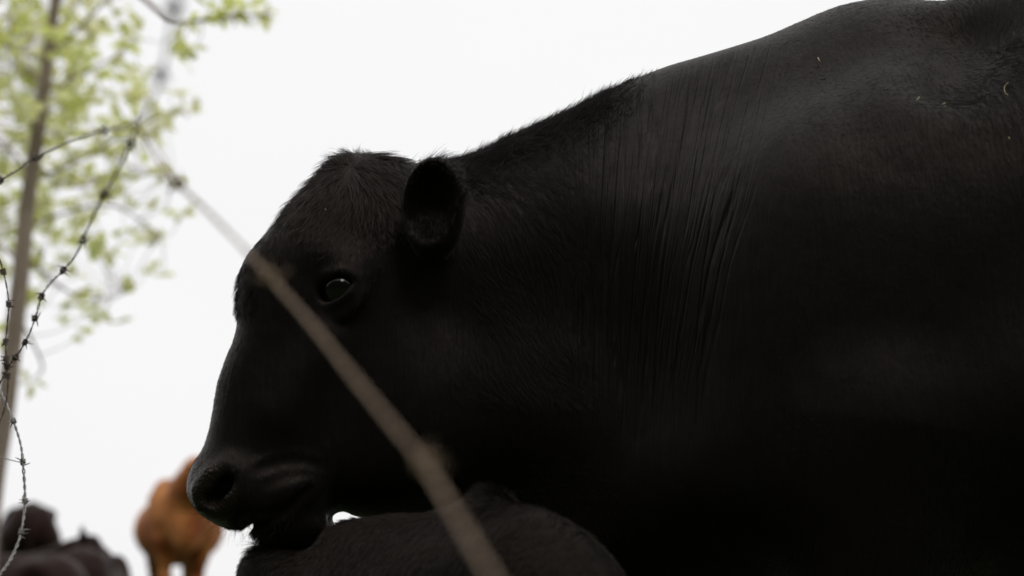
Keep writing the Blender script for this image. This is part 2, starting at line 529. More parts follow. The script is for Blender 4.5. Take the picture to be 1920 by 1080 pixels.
def bull_field(p):
    f = bull_base(p)
    near = side_pts(p)
    x = p[:, 0]
    front = x < 0.05
    # ---- head
    if front.any():
        q = near[front]; g = f[front]
        g = smin(g, ell(q, MASSETER, (.10, .055, .12)), .06)                      # cheek muscle
        g = smin(g, cone(q, on_b[0], on_b[1], .022, .026), .045)                  # face crest
        g = smin(g, ell(q, EYE_C + np.array([.002, .006, .004]), (.046, .030, .040), EYE_AX), .022)   # orbit
        g = smin(g, ell(q, BROW, (.055, .03, .03), rotm(0, math.radians(20), 0)), .035)
        g = smax(g, -ell(q, EYE_C + np.array([0.0, -0.014, -0.001]), (.0305, .034, .0205), EYE_AX), .006)  # lid opening
        g = smin(g, chain(q, [EYE_C + EYE_AX @ np.array(v) for v in ((-.034, -.010, -.004), (-.020, -.0165, -.0185), (.0, -.018, -.0235), (.020, -.015, -.0185), (.034, -.008, -.002))], [.004, .005, .0055, .005, .004]), .006)
        g = smin(g, chain(q, [EYE_C + EYE_AX @ np.array(v) for v in ((-.034, -.010, .003), (-.018, -.023, .0172), (.004, -.027, .0200), (.022, -.022, .0172), (.035, -.008, .002))], [.004, .006, .007, .006, .004]), .007)
        g = smin(g, ell(q, EYE_C + EYE_AX @ np.array([-.034, -.008, -.004]), (.012, .01, .008)), .012)      # tear corner
        for dz, rr_ in ((-.036, .0035), (-.047, .003)):                            # loose skin under the eye
            g = smin(g, chain(q, [EYE_C + EYE_AX @ np.array(v) for v in ((-.026, -.007, dz * .8), (-.004, -.010, dz), (.020, -.007, dz * .86), (.036, 0.0, dz * .5))], [rr_ * .6, rr_, rr_, rr_ * .6]), .010)
        # nostril: flared rim, then the hollow
        g = smin(g, ell(q, NOS + np.array([.004, .012, .004]), (.045, .03, .042), rotm(0, math.radians(-40), 0)), .025)
        g = smin(g, chain(q, [NOS + np.array(v) for v in ((-.026, -.008, -.026), (-.030, -.014, -.004), (-.012, -.016, .022), (.008, -.012, .034), (.026, -.006, .022), (.026, -.004, -.008))], [.006, .008, .009, .008, .007, .005]), .012)
        g = smax(g, -ell(q, NOS + np.array([.006, -.002, .002]), (.0108, .032, .0205), rotm(0, math.radians(38), 0)), .010)
        g = smax(g, -ell(q, NOS + np.array([-.008, -.010, -.016]), (.011, .015, .009), rotm(0, math.radians(38), 0)), .010)
        # mouth corner and lips
        g = smin(g, ell(q, LIPU, (.07, .042, .035), rotm(0, math.radians(-15), 0)), .03)
        g = smin(g, ell(q, LIPL, (.05, .036, .028)), .02)
        if MOUTH is not None:
            g = smax(g, -chain(q, MOUTH, [.0115, .0105, .010, .0085, .004]), .008)
        for wr in WRINKLES:                                                       # creased skin beside the muzzle
            g = smin(g, chain(q, wr, [.001, .0022, .0022, .001]), .008)
        nx_c = NOTCH
        for (cx_, cz_), rr_ in nx_c:                                              # the parted lips at the front
            g = smax(g, -(np.sqrt((q[:, 0] - cx_) ** 2 + (q[:, 2] - cz_) ** 2) - rr_), .006)
        f[front] = g
        # ears: cupped shells with a short stalk (the far one is folded from the near one)
        ec = EAR_C
        e1 = ell(q, ec, (.049, .04, .073), EAR_AX)
        e2 = ell(q, ec + EAR_AX @ np.array([0.0, -.034, .003]), (.045, .038, .0685), EAR_AX)
        ear = smax(e1, -e2, .006)
        ear = smin(ear, cone(q, ec + EAR_AX @ np.array([.0, .012, -.05]), EAR_B + np.array([.0, .05, -.02]), .024, .036), .03)
        f[front] = smin(f[front], ear, .012)
    # ---- neck, shoulder, body
    back = x > -0.25
    if back.any():
        q = near[back]; g = f[back]
        g = smin(g, ell(q, SHO + np.array([.02, .110, -.10]), (.25, .12, .33), rotm(0, math.radians(14), 0)), .14)   # shoulder mass
        g = smin(g, cone(q, PAD_A, PAD_B, .08, .095), .12)
        g = smax(g, -cone(q, GRV_A, GRV_B, .050, .040), .09)
        # legs
        for pts, rs in LEGS:
            g = smin(g, chain(q, pts, rs), .06)
        f[back] = g
    return f

NOTCH = [(xz([(464, 989)])[0], .0062), (xz([(469, 984)])[0], .0045)]
on_b = [on_bull(600, 640, 0.022), on_bull(520, 770, 0.026)]
EAR_C = P(813, 386, EAR_B[1] - 0.055)
PAD_A, PAD_B = on_bull(1805, 215, .092), on_bull(1985, 60, .10)
GRV_A, GRV_B = on_bull(1800, 60, -.045), on_bull(1775, 150, -.045)
LEGS = [
    ([(.55, 2.10, .75), (.50, 2.09, .45), (.50, 2.09, .40), (.50, 2.09, .12), (.47, 2.09, .045)], [.17, .085, .075, .055, .065]),
    ([(1.80, 2.10, 1.0), (1.70, 2.08, .72), (1.90, 2.09, .45), (1.84, 2.09, .13), (1.80, 2.09, .045)], [.26, .16, .075, .055, .065]),
]
MOUTH = [hit(bull_field, a, b, 1.6, 2.6, 900) for a, b in ((458, 980), (500, 973), (535, 957), (562, 936), (582, 912))]
WRINKLES_ = [[hit(bull_field, a, b, 1.6, 2.6, 900) for a, b in ln_] for ln_ in (
    ((470, 872), (510, 852), (555, 846), (600, 856)), ((480, 900), (525, 884), (570, 880), (612, 892)), ((505, 926), (545, 910), (580, 902), (612, 912)),
    ((600, 930), (618, 900), (622, 868), (612, 838)), ((628, 945), (645, 905), (646, 862), (634, 826)))]
WRINKLES = [[w_ + np.array([0, .0022, 0]) for w_ in wr_] for wr_ in WRINKLES_]
bv, bq = polygonise(bull_field, (-0.72, 1.72, -0.03), (2.3, 2.9, 1.72), 0.005)
# loose skin: fine folds down the neck and broad ones at the throat, in the surface itself
def vert_normals(v, q):
    t = np.concatenate([q[:, [0, 1, 2]], q[:, [0, 2, 3]]])
    fn = np.cross(v[t[:, 1]] - v[t[:, 0]], v[t[:, 2]] - v[t[:, 0]])
    n = np.zeros_like(v)
    for k in range(3):
        np.add.at(n, t[:, k], fn)
    return n / (np.linalg.norm(n, axis=1)[:, None] + 1e-12), t
bn, bt = vert_normals(bv, bq)
bpx = proj(bv)
# ------------------------------------------------------------------ materials of coat, eye, hair
def coat_material(name, col, col2, rough=0.5, sheen=0.3, folds=False, coarse=1.0, tint=(1.0, .9, .84, 1), spec=.3, clumpy=.5, grain=.5):
    m = Mat(name)
    m.b.inputs['Specular Tint'].default_value = (1.0, .83, .77, 1)
    m.set(Roughness=rough, Sheen_Weight=sheen, Sheen_Roughness=0.45, Sheen_Tint=tint, Specular_IOR_Level=spec)
    lo = m.noise(5 * coarse, 4)
    m.link(m.ramp(lo, [(0.35, col), (0.7, col2)]), 'Base Color')
    fine = m.noise(1.0, 3, m.mapping((420, 420, 90), (0, math.radians(-20), 0)))
    clump = m.noise(1.0, 4, m.mapping((60, 60, 17), (0, math.radians(-15), 0)))
    soft = m.noise(14, 3)
    streak = m.noise(1.0, 4, m.mapping((190, 190, 11), (0, math.radians(-14), 0)))
    m.bump(soft, 0.12, 0.012).bump(clump, clumpy * .5, 0.007).bump(streak, clumpy, 0.003).bump(fine, grain * .6, 0.0015)
    rv = m.n.new("ShaderNodeMapRange"); rv.inputs[3].default_value = rough - .1; rv.inputs[4].default_value = rough + .12
    m.l.new(streak, rv.inputs[0]); m.l.new(rv.outputs[0], m.b.inputs['Roughness'])
    sv = m.n.new('ShaderNodeMapRange'); sv.inputs[1].default_value = .35; sv.inputs[2].default_value = .65; sv.inputs[3].default_value = spec * .8; sv.inputs[4].default_value = spec * 1.1
    m.l.new(m.noise(26 * coarse, 5, None, .65), sv.inputs[0]); m.l.new(sv.outputs[0], m.b.inputs['Specular IOR Level'])
    if folds:
        u = m.attr('fold'); sep = m.n.new("ShaderNodeSeparateXYZ"); m.l.new(u.outputs['Vector'], sep.inputs[0])
        cmb = m.n.new("ShaderNodeCombineXYZ")
        m.l.new(m.math('MULTIPLY', sep.outputs[0], 13.0), cmb.inputs[0])
        m.l.new(m.math('MULTIPLY', sep.outputs[1], .9), cmb.inputs[1])
        def groove(vec, width):
            n1 = m.noise(1.0, 1.0, vec, 0.4)
            val = m.math('ABSOLUTE', m.math('SUBTRACT', n1, 0.5))
            mr = m.n.new("ShaderNodeMapRange"); mr.interpolation_type = 'SMOOTHSTEP'
            mr.inputs[1].default_value = 0.0; mr.inputs[2].default_value = width; mr.inputs[3].default_value = -1.0; mr.inputs[4].default_value = 0.0
            m.l.new(val, mr.inputs[0])
            return m.math('MULTIPLY', mr.outputs[0], sep.outputs[2])
        cm2 = m.n.new("ShaderNodeCombineXYZ")
        m.l.new(m.math('MULTIPLY', sep.outputs[0], 5.5), cm2.inputs[0])
        m.l.new(m.math('MULTIPLY', sep.outputs[1], .55), cm2.inputs[1]); cm2.inputs[2].default_value = 4.2
        m.bump(groove(cm2.outputs[0], .075), 0.65, 0.009)
        m.bump(groove(cmb.outputs[0], .06), 0.75, 0.0045)
        # bare, moist muzzle skin
        nose = m.attr('nose').outputs['Fac']
        vor = m.n.new("ShaderNodeTexVoronoi"); vor.inputs['Scale'].default_value = 250; m.l.new(m.tc.outputs['Object'], vor.inputs['Vector'])
        m.bump(m.math('MULTIPLY', vor.outputs['Distance'], nose), 0.6, 0.003)
        rm = m.n.new("ShaderNodeMapRange"); rm.inputs[4].default_value = 0.30
        m.l.new(rv.outputs[0], rm.inputs[3]); m.l.new(nose, rm.inputs[0]); m.l.new(rm.outputs[0], m.b.inputs['Roughness'])
        sh = m.n.new("ShaderNodeMapRange"); sh.inputs[3].default_value = sheen; sh.inputs[4].default_value = 0.0
        m.l.new(nose, sh.inputs[0]); m.l.new(sh.outputs[0], m.b.inputs['Sheen Weight'])
        base = m.b.inputs['Base Color'].links[0].from_socket
        m.link(m.mix(nose, base, (.021, .0165, .014)), 'Base Color')
    return m.m

M_BULL = coat_material('black_coat', (.0036, .0032, .0031), (.0054, .0047, .0045), rough=.5, sheen=.07, folds=True, spec=.21, clumpy=.42)
def hair_material(name, col, rough=0.45, spec=0.35):
    m = Mat(name)
    hi = m.n.new("ShaderNodeHairInfo")
    c2 = tuple(min(1, c * 2.2) for c in col)
    m.link(m.ramp(hi.outputs['Random'], [(0, col), (1, c2)]), 'Base Color')
    m.b.inputs['Specular Tint'].default_value = (1.0, .83, .77, 1)
    m.set(Roughness=rough, Specular_IOR_Level=spec)
    return m.m
M_HAIR = hair_material('black_hair', (.0040, .0035, .0033), .4, .3)
M_LOCK = hair_material('brownish_black_hair', (.0095, .0076, .0066), .4, .55)
M_EYE = Mat('eye_cornea').set(Base_Color=(.003, .0026, .0024, 1), Roughness=.11, Specular_IOR_Level=.5).m

# ------------------------------------------------------------------ bull objects
bull = empty('bull', (0.5, 2.3, 0.0))
tag(bull, 'huge black bull in profile with its head lowered, filling the right of the picture', 'bull')
body = adopt(mesh_obj('body', bv, bq, M_BULL), bull)
near_px = proj(side_pts(bv))
px, py = near_px[:, 0], near_px[:, 1]
xc = np.interp(py, [80, 300, 500, 700, 900], [1268, 1240, 1216, 1200, 1190])
hw = np.interp(py, [80, 300, 500, 700, 900], [208, 175, 145, 125, 115])
u = (px - xc) / hw
mask = (1 - sstep(.75, 1.15, np.abs(u))) * sstep(105, 175, py - np.interp(px, [1000, 1240, 1480], [150, 15, -60])) * (1 - sstep(620, 900, py)) 
fold = np.stack([u, py / 300.0, mask], -1).astype(np.float32)
at = body.data.attributes.new('fold', 'FLOAT_VECTOR', 'POINT'); at.data.foreach_set('vector', fold.ravel())
nose = (1 - sstep(0.75, 1.15, np.sqrt(((px - 385) / 62) ** 2 + ((py - 935) / 75) ** 2))).astype(np.float32)
at = body.data.attributes.new('nose', 'FLOAT', 'POINT'); at.data.foreach_set('value', nose)

def sphere(c, r, n=32):
    th = np.linspace(0, np.pi, n // 2 + 1); ph = np.linspace(0, 2 * np.pi, n, endpoint=False)
    V = [(0, 0, r)]; F = []
    for t in th[1:-1]:
        V += [(r * np.sin(t) * np.cos(p), r * np.sin(t) * np.sin(p), r * np.cos(t)) for p in ph]
    V.append((0, 0, -r)); m = n // 2 - 1
    for k in range(n):
        F.append((0, 1 + k, 1 + (k + 1) % n)); F.append((len(V) - 1, 1 + (m - 1) * n + (k + 1) % n, 1 + (m - 1) * n + k))
        for j in range(m - 1):
            F.append((1 + j * n + k, 1 + (j + 1) * n + k, 1 + (j + 1) * n + (k + 1) % n, 1 + j * n + (k + 1) % n))
    return np.array(V) + c, F
for c in (EYE_BALL, mirror(EYE_BALL)):
    adopt(mesh_obj('eye', *sphere(c, EYE_R), M_EYE), bull)

# ---- hair: roots picked on the skin
tri = bt
tc_ = bv[tri].mean(1)
ta = 0.5 * np.linalg.norm(np.cross(bv[tri[:, 1]] - bv[tri[:, 0]], bv[tri[:, 2]] - bv[tri[:, 0]]), axis=1)
tpx = proj(side_pts(tc_))
def roots(weight, n):
    w = ta * weight; w = w / w.sum()
    k = rng.choice(len(tri), n, p=w)
    r1 = np.sqrt(rng.random(n)); r2 = rng.random(n)
    b = np.stack([1 - r1, r1 * (1 - r2), r1 * r2], -1)
    pos = (bv[tri[k]] * b[:, :, None]).sum(1)
    nor = (bn[tri[k]] * b[:, :, None]).sum(1)
    nor /= np.linalg.norm(nor, axis=1)[:, None]
    return pos, nor
def unit(v):
    return v / (np.linalg.norm(v, axis=-1, keepdims=True) + 1e-9)
def wobble(p, s, seed):
    r = np.random.default_rng(seed); out = np.zeros_like(p)
    for k in range(3):
        for _ in range(4):
            d = unit(r.normal(size=3)) * s * (0.6 + r.random())
            out[:, k] += np.sin(p @ d + r.random() * 6.28) / 3
    return out
def strands(pos, nor, direc, length, lift, curl=0.0, gravity=0.0, npt=5, clump=0.0, cell=0.012, radius=.0003):
    tan = unit(direc - nor * (direc * nor).sum(-1, keepdims=True))
    d0 = unit(tan + nor * lift[:, None])
    L = length[:, None]
    jit = unit(rng.normal(size=pos.shape))
    pts = [pos - nor * .0008]
    d = d0
    for k in range(1, npt):
        d = unit(d + np.array([0, 0, -1]) * gravity / npt + jit * curl / npt + tan * 0.12 - nor * (0.25 * lift[:, None] / npt))
        pts.append(pts[-1] + d * L / (npt - 1))
    pts = np.stack(pts, 1)
    if clump:
        key = np.floor((pos + wobble(pos, 60, 3) * .004) / cell).astype(np.int64)
        key = key[:, 0] * 73856093 ^ key[:, 1] * 19349663 ^ key[:, 2] * 83492791
        _, inv = np.unique(key, return_inverse=True)
        n = np.bincount(inv)
        mean = np.stack([np.stack([np.bincount(inv, pts[:, k, a]) / n for a in range(3)], -1) for k in range(npt)], 1)
        t = (np.linspace(0, 1, npt) ** 1.3)[None, :, None] * clump
        pts = pts * (1 - t) + mean[inv] * t
    rad = radius * np.linspace(1, .15, npt)[None, :] * (0.6 + 0.8 * rng.random((len(pos), 1)))
    return pts, rad

def smooth_mask(x, a, b, s):
    return sstep(a - s, a + s, x) * (1 - sstep(b - s, b + s, x))

crest_y = np.interp(tpx[:, 0], [755, 830, 870, 910, 950, 1000, 1070, 1130, 1190, 1260], [306, 304, 297, 281, 262, 241, 210, 178, 149, 122])
# crest mane
w = smooth_mask(tpx[:, 0], 835, 1170, 70) * (1 - sstep(8, 105, tpx[:, 1] - crest_y)) * (tc_[:, 2] > 0.9)
pos, nor = roots(w, 15000)
rp = proj(side_pts(pos))
fade = 1 - sstep(1120, 1260, rp[:, 0])
ln = (.010 + .030 * rng.random(len(pos)) ** 1.7) * (.3 + .7 * fade) * (1 - .35 * sstep(0, 60, rp[:, 1] - np.interp(rp[:, 0], [755, 870, 1000, 1190, 1260], [306, 297, 241, 149, 122])))
di = np.array([.75, 0, .35]) + wobble(pos, 70, 5) * .5 + rng.normal(size=pos.shape) * .15
pts, rad = strands(pos, nor, di, ln, .45 + .7 * rng.random(len(pos)), curl=.8, gravity=.3, clump=.5, cell=.010, radius=.00036)
adopt(hair_obj('mane', pts, rad, M_HAIR, None), bull)

# forelock: a whorl on the poll, falling over the forehead
WH = hit(bull_field, 655, 318, 1.6, 2.6, 800)
w = (1 - sstep(.8, 1.25, np.sqrt(((tpx[:, 0] - 655) / 125) ** 2 + ((tpx[:, 1] - 365) / 105) ** 2)))
w = np.maximum(w, .5 * smooth_mask(tpx[:, 0], 520, 770, 20) * (tpx[:, 1] < 420)) * (tc_[:, 2] > 1.0) * (tc_[:, 0] < -.13)
inear = ~((np.abs(tpx[:, 0] - 813) < 62) & (np.abs(tpx[:, 1] - 386) < 90) & (tc_[:, 1] < EAR_B[1] - .012))
pos, nor = roots(w * inear, 16000)
rp = proj(side_pts(pos))
rad_v = pos - WH; rad_v[:, 1] *= .6
di = unit(rad_v) * 1.0 + np.array([-.18, 0, -.55]) + wobble(pos, 38, 9) * .75 + rng.normal(size=pos.shape) * .2
ln = .016 + .032 * rng.random(len(pos)) ** 1.3
ln *= 1 - .6 * sstep(360, 470, rp[:, 1])
pts, rad = strands(pos, nor, di, ln, .25 + .55 * rng.random(len(pos)), curl=1.2, gravity=.6, npt=7, clump=.5, cell=.016, radius=.00032)
adopt(hair_obj('forelock', pts, rad, M_LOCK, None), bull)

# a lock swept back over the poll
w = smooth_mask(tpx[:, 0], 668, 712, 10) * (tpx[:, 1] < 309) * (tc_[:, 2] > 1.0) * (np.abs(tc_[:, 1] - bull_mid(tc_[:, 0])) < .05)
pos, nor = roots(w, 500)
di = np.array([1.0, 0, -.02]) + rng.normal(size=pos.shape) * .07
pts2, rad2 = strands(pos, nor, di, .035 + .045 * rng.random(len(pos)), .16 + .12 * rng.random(len(pos)), curl=.25, gravity=.12, npt=7, clump=.5, cell=.03, radius=.00036)
adopt(hair_obj('forelock', pts2, rad2, M_LOCK, None), bull)
# fuzz on the ears
w = (~inear) * (np.abs(tc_[:, 0] - EAR_C[0]) < .09) * (tc_[:, 2] > EAR_C[2] - .06)
pos, nor = roots(w, 8000)
di = np.array([.1, 0, 1.0]) + rng.normal(size=pos.shape) * .3
cup = (pos[:, 1] < EAR_C[1] + .03) & (nor[:, 1] < -.1) & (np.linalg.norm((pos - EAR_C) / np.array([.042, 1, .062]), axis=1) < 1)
pts, rad = strands(pos, nor, di, (.003 + .003 * rng.random(len(pos))) * (1 + 2.2 * cup), .3 + .3 * rng.random(len(pos)) + .4 * cup, curl=.5, npt=4, radius=.00022)
adopt(hair_obj('ear_fuzz', pts, rad, M_HAIR, None), bull)

# short coat everywhere in reach of the eye
infr = (tpx[:, 0] < 2000) & (tpx[:, 1] < 1150) & (tpx[:, 1] > -120)
eyed = np.minimum(np.linalg.norm(tc_ - EYE_C, axis=1), np.linalg.norm(tc_ - mirror(EYE_C), axis=1))
tn = 1 - (1 - sstep(0.75, 1.15, np.sqrt(((tpx[:, 0] - 385) / 62) ** 2 + ((tpx[:, 1] - 935) / 75) ** 2)))
tfold = mask[tri].mean(1)
w = infr * (eyed > .034) * tn * inear * (1 - .6 * tfold) * (1 - .55 * smooth_mask(tpx[:, 0], 1230, 1800, 160) * (1 - sstep(100, 330, tpx[:, 1])))
pos, nor = roots(w, 400000)
rp = proj(side_pts(pos))
face = 1 - sstep(760, 900, rp[:, 0])
down_face = np.array([-.35, 0, -.94]); down_body = np.array([.35, 0, -.94]); along_neck = np.array([.55, 0, -.75])
di = down_face * face[:, None] + along_neck * (1 - face)[:, None] + wobble(pos, 30, 12) * .45 + rng.normal(size=pos.shape) * .15
neckz = smooth_mask(rp[:, 0], 850, 1120, 60) * (rp[:, 1] < 760)
brow = smooth_mask(rp[:, 0], 430, 475, 12) * smooth_mask(rp[:, 1], 500, 585, 18)
chin = smooth_mask(rp[:, 0], 465, 600, 10) * sstep(985, 1005, rp[:, 1])
fore = smooth_mask(rp[:, 0], 480, 800, 30) * smooth_mask(rp[:, 1], 380, 500, 40)
ln = (.006 + .006 * rng.random(len(pos))) * (1 + .9 * fore + 1.5 * neckz + 1.0 * brow + .8 * chin)
ln *= 1 + .15 * sstep(1450, 1600, rp[:, 0]) - .35 * smooth_mask(rp[:, 0], 1180, 1430, 60)
rough_hair = sstep(1680, 1950, rp[:, 0] + 60 * np.sin(rp[:, 1] * .04)) * (1 - sstep(150, 450, rp[:, 1]))
ln *= 1 + .8 * rough_hair
lf = .12 + .2 * rough_hair + .12 * rng.random(len(pos)) + .55 * brow + .4 * chin + .08 * neckz
pts, rad = strands(pos, nor, di, ln, lf, curl=.35, gravity=.15, npt=4, clump=.5, cell=.009, radius=.0002)
adopt(hair_obj('coat', pts, rad, M_HAIR, None), bull)

# whiskers round the lips and lashes over the eyes
w = ((np.sqrt(((tpx[:, 0] - 470) / 110) ** 2 + ((tpx[:, 1] - 965) / 55) ** 2) < 1) & (tc_[:, 0] < -.2)).astype(float) * (.25 + (tpx[:, 1] > 960))
pos, nor = roots(w, 130)
di = np.array([-.35, 0, -.6]) + rng.normal(size=pos.shape) * .4
pts, rad = strands(pos, nor, di, .012 + .026 * rng.random(len(pos)), 1.0 + rng.random(len(pos)), curl=.5, gravity=.5, npt=6, radius=.00022)
adopt(hair_obj('whiskers', pts, rad, M_HAIR, None), bull)
for sgn, ec in ((1, EYE_C), (-1, mirror(EYE_C))):
    n = 46
    tt = np.linspace(-1, 1, n) + rng.normal(size=n) * .03
    base = np.stack([.030 * tt + .002, -.019 - .004 * (1 - tt ** 2), .004 + .0185 * (1 - tt ** 2)], -1) @ EYE_AX.T
    base[:, 1] *= sgn
    base = base + ec
    d = np.stack([.5 * tt + .1, np.full(n, -1.0 * sgn), -.25 + .25 * rng.random(n)], -1)
    L = (.008 + .007 * rng.random(n))[:, None]
    d = unit(d)
    pts = np.stack([base, base + d * L * .5 + np.array([0, 0, -.0012]), base + d * L + np.array([0, 0, -.001])], 1)
    adopt(hair_obj('eyelashes', pts, np.tile(np.array([.0003, .00022, .00006]), (n, 1)), M_HAIR, None), bull)
# ------------------------------------------------------------------ ground: a hollow, with a steep unseen bank added behind the camera to shade the bull, and pasture rising to a crest behind the cattle
def ground_z(x, y):
    r = np.interp(y, [-2000, -60, -20, -9, -5, -2.6, 4, 8, 11, 13.5, 17, 30, 120, 3000], [75, 52, 26, 12.4, 5.6, 0, 0, .22, .42, .5, .45, -.6, -9, -60])
    b = sstep(-3.5, -12, y) if np.ndim(y) else float(sstep(-3.5, -12, np.array(y)))
    gap = 1 - .25 * np.exp(-((x - 4.2) / 2.0) ** 2) * b  # dip shaped into the added bank so the eye catches a sky highlight
    return r * gap + b * (1.3 * np.sin(x * .55 + 1) + 1.1 * np.sin(x * 1.3 + y * .4) + .7 * np.sin(x * 2.4 - y))
gx = np.concatenate([-np.geomspace(2000, 6, 24), np.linspace(-5, 5, 21), np.geomspace(6, 2000, 24)])
gx = np.unique(np.concatenate([gx, np.linspace(-24, 24, 97)]))
gy = np.concatenate([-np.geomspace(1500, 3, 40), np.linspace(-2.5, 20, 70), np.geomspace(21, 2500, 30)])
XX, YY = np.meshgrid(gx, gy, indexing='ij')
ZZ = ground_z(XX, YY) + .02 * np.sin(XX * 2.1 + YY) * np.cos(YY * 1.7 - XX) - .02
V = np.stack([XX, YY, ZZ], -1).reshape(-1, 3)
nx_, ny_ = XX.shape
I = np.arange(nx_ * ny_).reshape(nx_, ny_)
F = np.stack([I[:-1, :-1], I[1:, :-1], I[1:, 1:], I[:-1, 1:]], -1).reshape(-1, 4)
mg = Mat('pasture')
added_brush = mg.ramp(mg.noise(2.5, 8), [(.3, (.012, .016, .007)), (.7, (.03, .032, .014))])
past = (mg.ramp(mg.noise(1.3, 8), [(.3, (.035, .05, .016)), (.55, (.05, .075, .022)), (.75, (.09, .085, .045))]))
sepg = mg.n.new('ShaderNodeSeparateXYZ'); mg.l.new(mg.tc.outputs['Object'], sepg.inputs[0])
hg = mg.n.new('ShaderNodeMapRange'); hg.inputs[1].default_value = 1.2; hg.inputs[2].default_value = 2.6; mg.l.new(sepg.outputs[2], hg.inputs[0])
mg.link(mg.mix(hg.outputs[0], past, added_brush), 'Base Color')            # invented dark brushwood on the added bank, so the eye reflects it dark
mg.set(Roughness=.9); mg.bump(mg.noise(18, 6), .8, .05)
ground = mesh_obj('ground', V, F, mg.m)
tag(ground, kind='structure')

# ------------------------------------------------------------------ calf in front of the bull's chest
CALF_VIS = [(1230, 1150), (1175, 1087), (1150, 1057), (1120, 1023), (1090, 996), (1050, 978), (1000, 957), (966, 941), (940, 928), (910, 928), (880, 937), (840, 953),
    (780, 967), (700, 977), (650, 982), (616, 994), (592, 1014), (560, 1027), (520, 1028), (484, 1032), (464, 1048), (454, 1066), (450, 1090)]
CALF_HID = [(450, 1140), (458, 1230), (490, 1320), (560, 1370), (700, 1390), (900, 1410), (1060, 1410), (1140, 1390), (1180, 1340), (1260, 1370), (1330, 1420),
    (1385, 1430), (1405, 1400), (1390, 1340), (1350, 1270), (1300, 1200)]
CMX = np.array([350, 480, 640, 800, 950, 1200, 1500.]); CMY = np.array([2.20, 2.19, 2.09, 2.0, 1.94, 1.88, 1.84])
_cx = np.array([P(a, 1050, b)[0] for a, b in zip(CMX, CMY)])
_csx = np.linspace(_cx[0] - .1, _cx[-1] + .1, 300); _csy = np.interp(_csx, _cx, CMY)
_csy = np.convolve(np.pad(_csy, 20, mode='edge'), np.ones(41) / 41, 'valid')
def calf_mid(x): return np.interp(x, _csx, _csy)
def cxz(pts):
    out = []
    for a, b in pts:
        y = np.interp(a, CMX, CMY)
        for _ in range(3):
            q = P(a, b, y); y = float(calf_mid(q[0]))
        out.append((q[0], q[2]))
    return out
# the same line in the calf's own middle plane
CALF_FIT = [(1229.8, 1146.3), (1174.8, 1083.3), (1149.9, 1053.5), (1119.7, 1020.6), (1088.1, 997.4), (1045.6, 984.6), (995.8, 962.9), (964.3, 941.1), (939.8, 924.7), (910.0, 924.4), (880.1, 933.6), (840.2, 949.7), (780.2, 963.7), (700.2, 973.6), (650.1, 978.9), (616.1, 992.7), (592.8, 1018.3), (562.4, 1040.0), (523.5, 1044.8), (487.3, 1043.4), (466.6, 1051.9), (456.3, 1066.2), (452.4, 1089.4)]
def build_calf_base():
    cp = catmull(np.array(cxz(list(CALF_FIT) + CALF_HID)), 4)
    cg = polygon_field(cp, h=.005)
    cctrl = [(*cxz([(a, b)])[0], w, R) for a, b, w, R in [(500, 1080, .10, .09), (600, 1150, .12, .12), (700, 1050, .10, .1), (750, 1200, .135, .16), (950, 1000, .075, .08), (950, 1200, .12, .15),
        (1100, 1100, .09, .1), (1150, 1250, .08, .09), (1250, 1260, .06, .06), (1360, 1380, .045, .04)]]
    cgw, cgR = idw_field(cg, cctrl)
    return lambda p: inflate(p, cg, cgw, cgR, calf_mid, 2.2)
calf_base = build_calf_base()
def fold_side(p, mid):
    q = p.copy(); m = mid(p[:, 0]); q[:, 1] = m - np.abs(p[:, 1] - m); return q
def calf_leg(px_, z0):
    x = float(P(px_, 1300, np.interp(px_, CMX, CMY))[0]); y = float(calf_mid(x)) - .075
    return x, y, z0
CL = []
for px_, back_ in ((1080, 0), (540, 1)):
    x, y, _ = calf_leg(px_, 0)
    CL.append(([(x, y, .36), (x + .02 * (1 - back_) - .03 * back_, y, .21), (x + .01, y, .05), (x + .02, y, .012)], [.07 + .015 * back_, .032, .022, .03]))
def calf_field(p):
    f = calf_base(p)
    q = fold_side(p, calf_mid)
    for a, b in CL:
        f = smin(f, chain(q, a, b), .05)
    # hip points and spine knobs
    hb = P(520, 1055, float(np.interp(520, CMX, CMY)) - .05)
    f = smin(f, ell(q, hb, (.04, .03, .03)), .03)
    sh = P(980, 1080, float(np.interp(980, CMX, CMY)) - .06)
    f = smin(f, ell(q, sh, (.07, .03, .09), rotm(0, math.radians(20), 0)), .03)
    f = f + .0035 * np.sin(p[:, 0] * 31 + 2 * np.sin(p[:, 1] * 23)) * np.sin(p[:, 1] * 37 + p[:, 2] * 29)
    return f
lo = np.array([cx for cx in (_cx[0] - .05, 1.7, -.02)])
cv, cq = polygonise(calf_field, (_cx[0] - .02, 1.6, -.03), (.62, 2.45, .78), .006)
cn, ct = vert_normals(cv, cq)
M_CALF = coat_material('calf_coat', (.0052, .0045, .0042), (.0078, .0065, .006), rough=.55, sheen=.06, clumpy=.2, grain=.2, spec=.2)
calf = empty('calf', (float(np.mean(cv[:, 0])), float(np.mean(cv[:, 1])), 0))
tag(calf, 'small black calf whose back shows under the chin and chest of the bull', 'calf')
adopt(mesh_obj('body', cv, cq, M_CALF), calf)
ctri = ct; ctc = cv[ctri].mean(1)
cta = .5 * np.linalg.norm(np.cross(cv[ctri[:, 1]] - cv[ctri[:, 0]], cv[ctri[:, 2]] - cv[ctri[:, 0]]), axis=1)
cpx = proj(ctc)
w = cta * (ctc[:, 2] > .45); w /= w.sum()
k = rng.choice(len(ctri), 60000, p=w)
r1 = np.sqrt(rng.random(len(k))); r2 = rng.random(len(k)); b = np.stack([1 - r1, r1 * (1 - r2), r1 * r2], -1)
pos = (cv[ctri[k]] * b[:, :, None]).sum(1); nor = unit((cn[ctri[k]] * b[:, :, None]).sum(1))
rp = proj(pos)
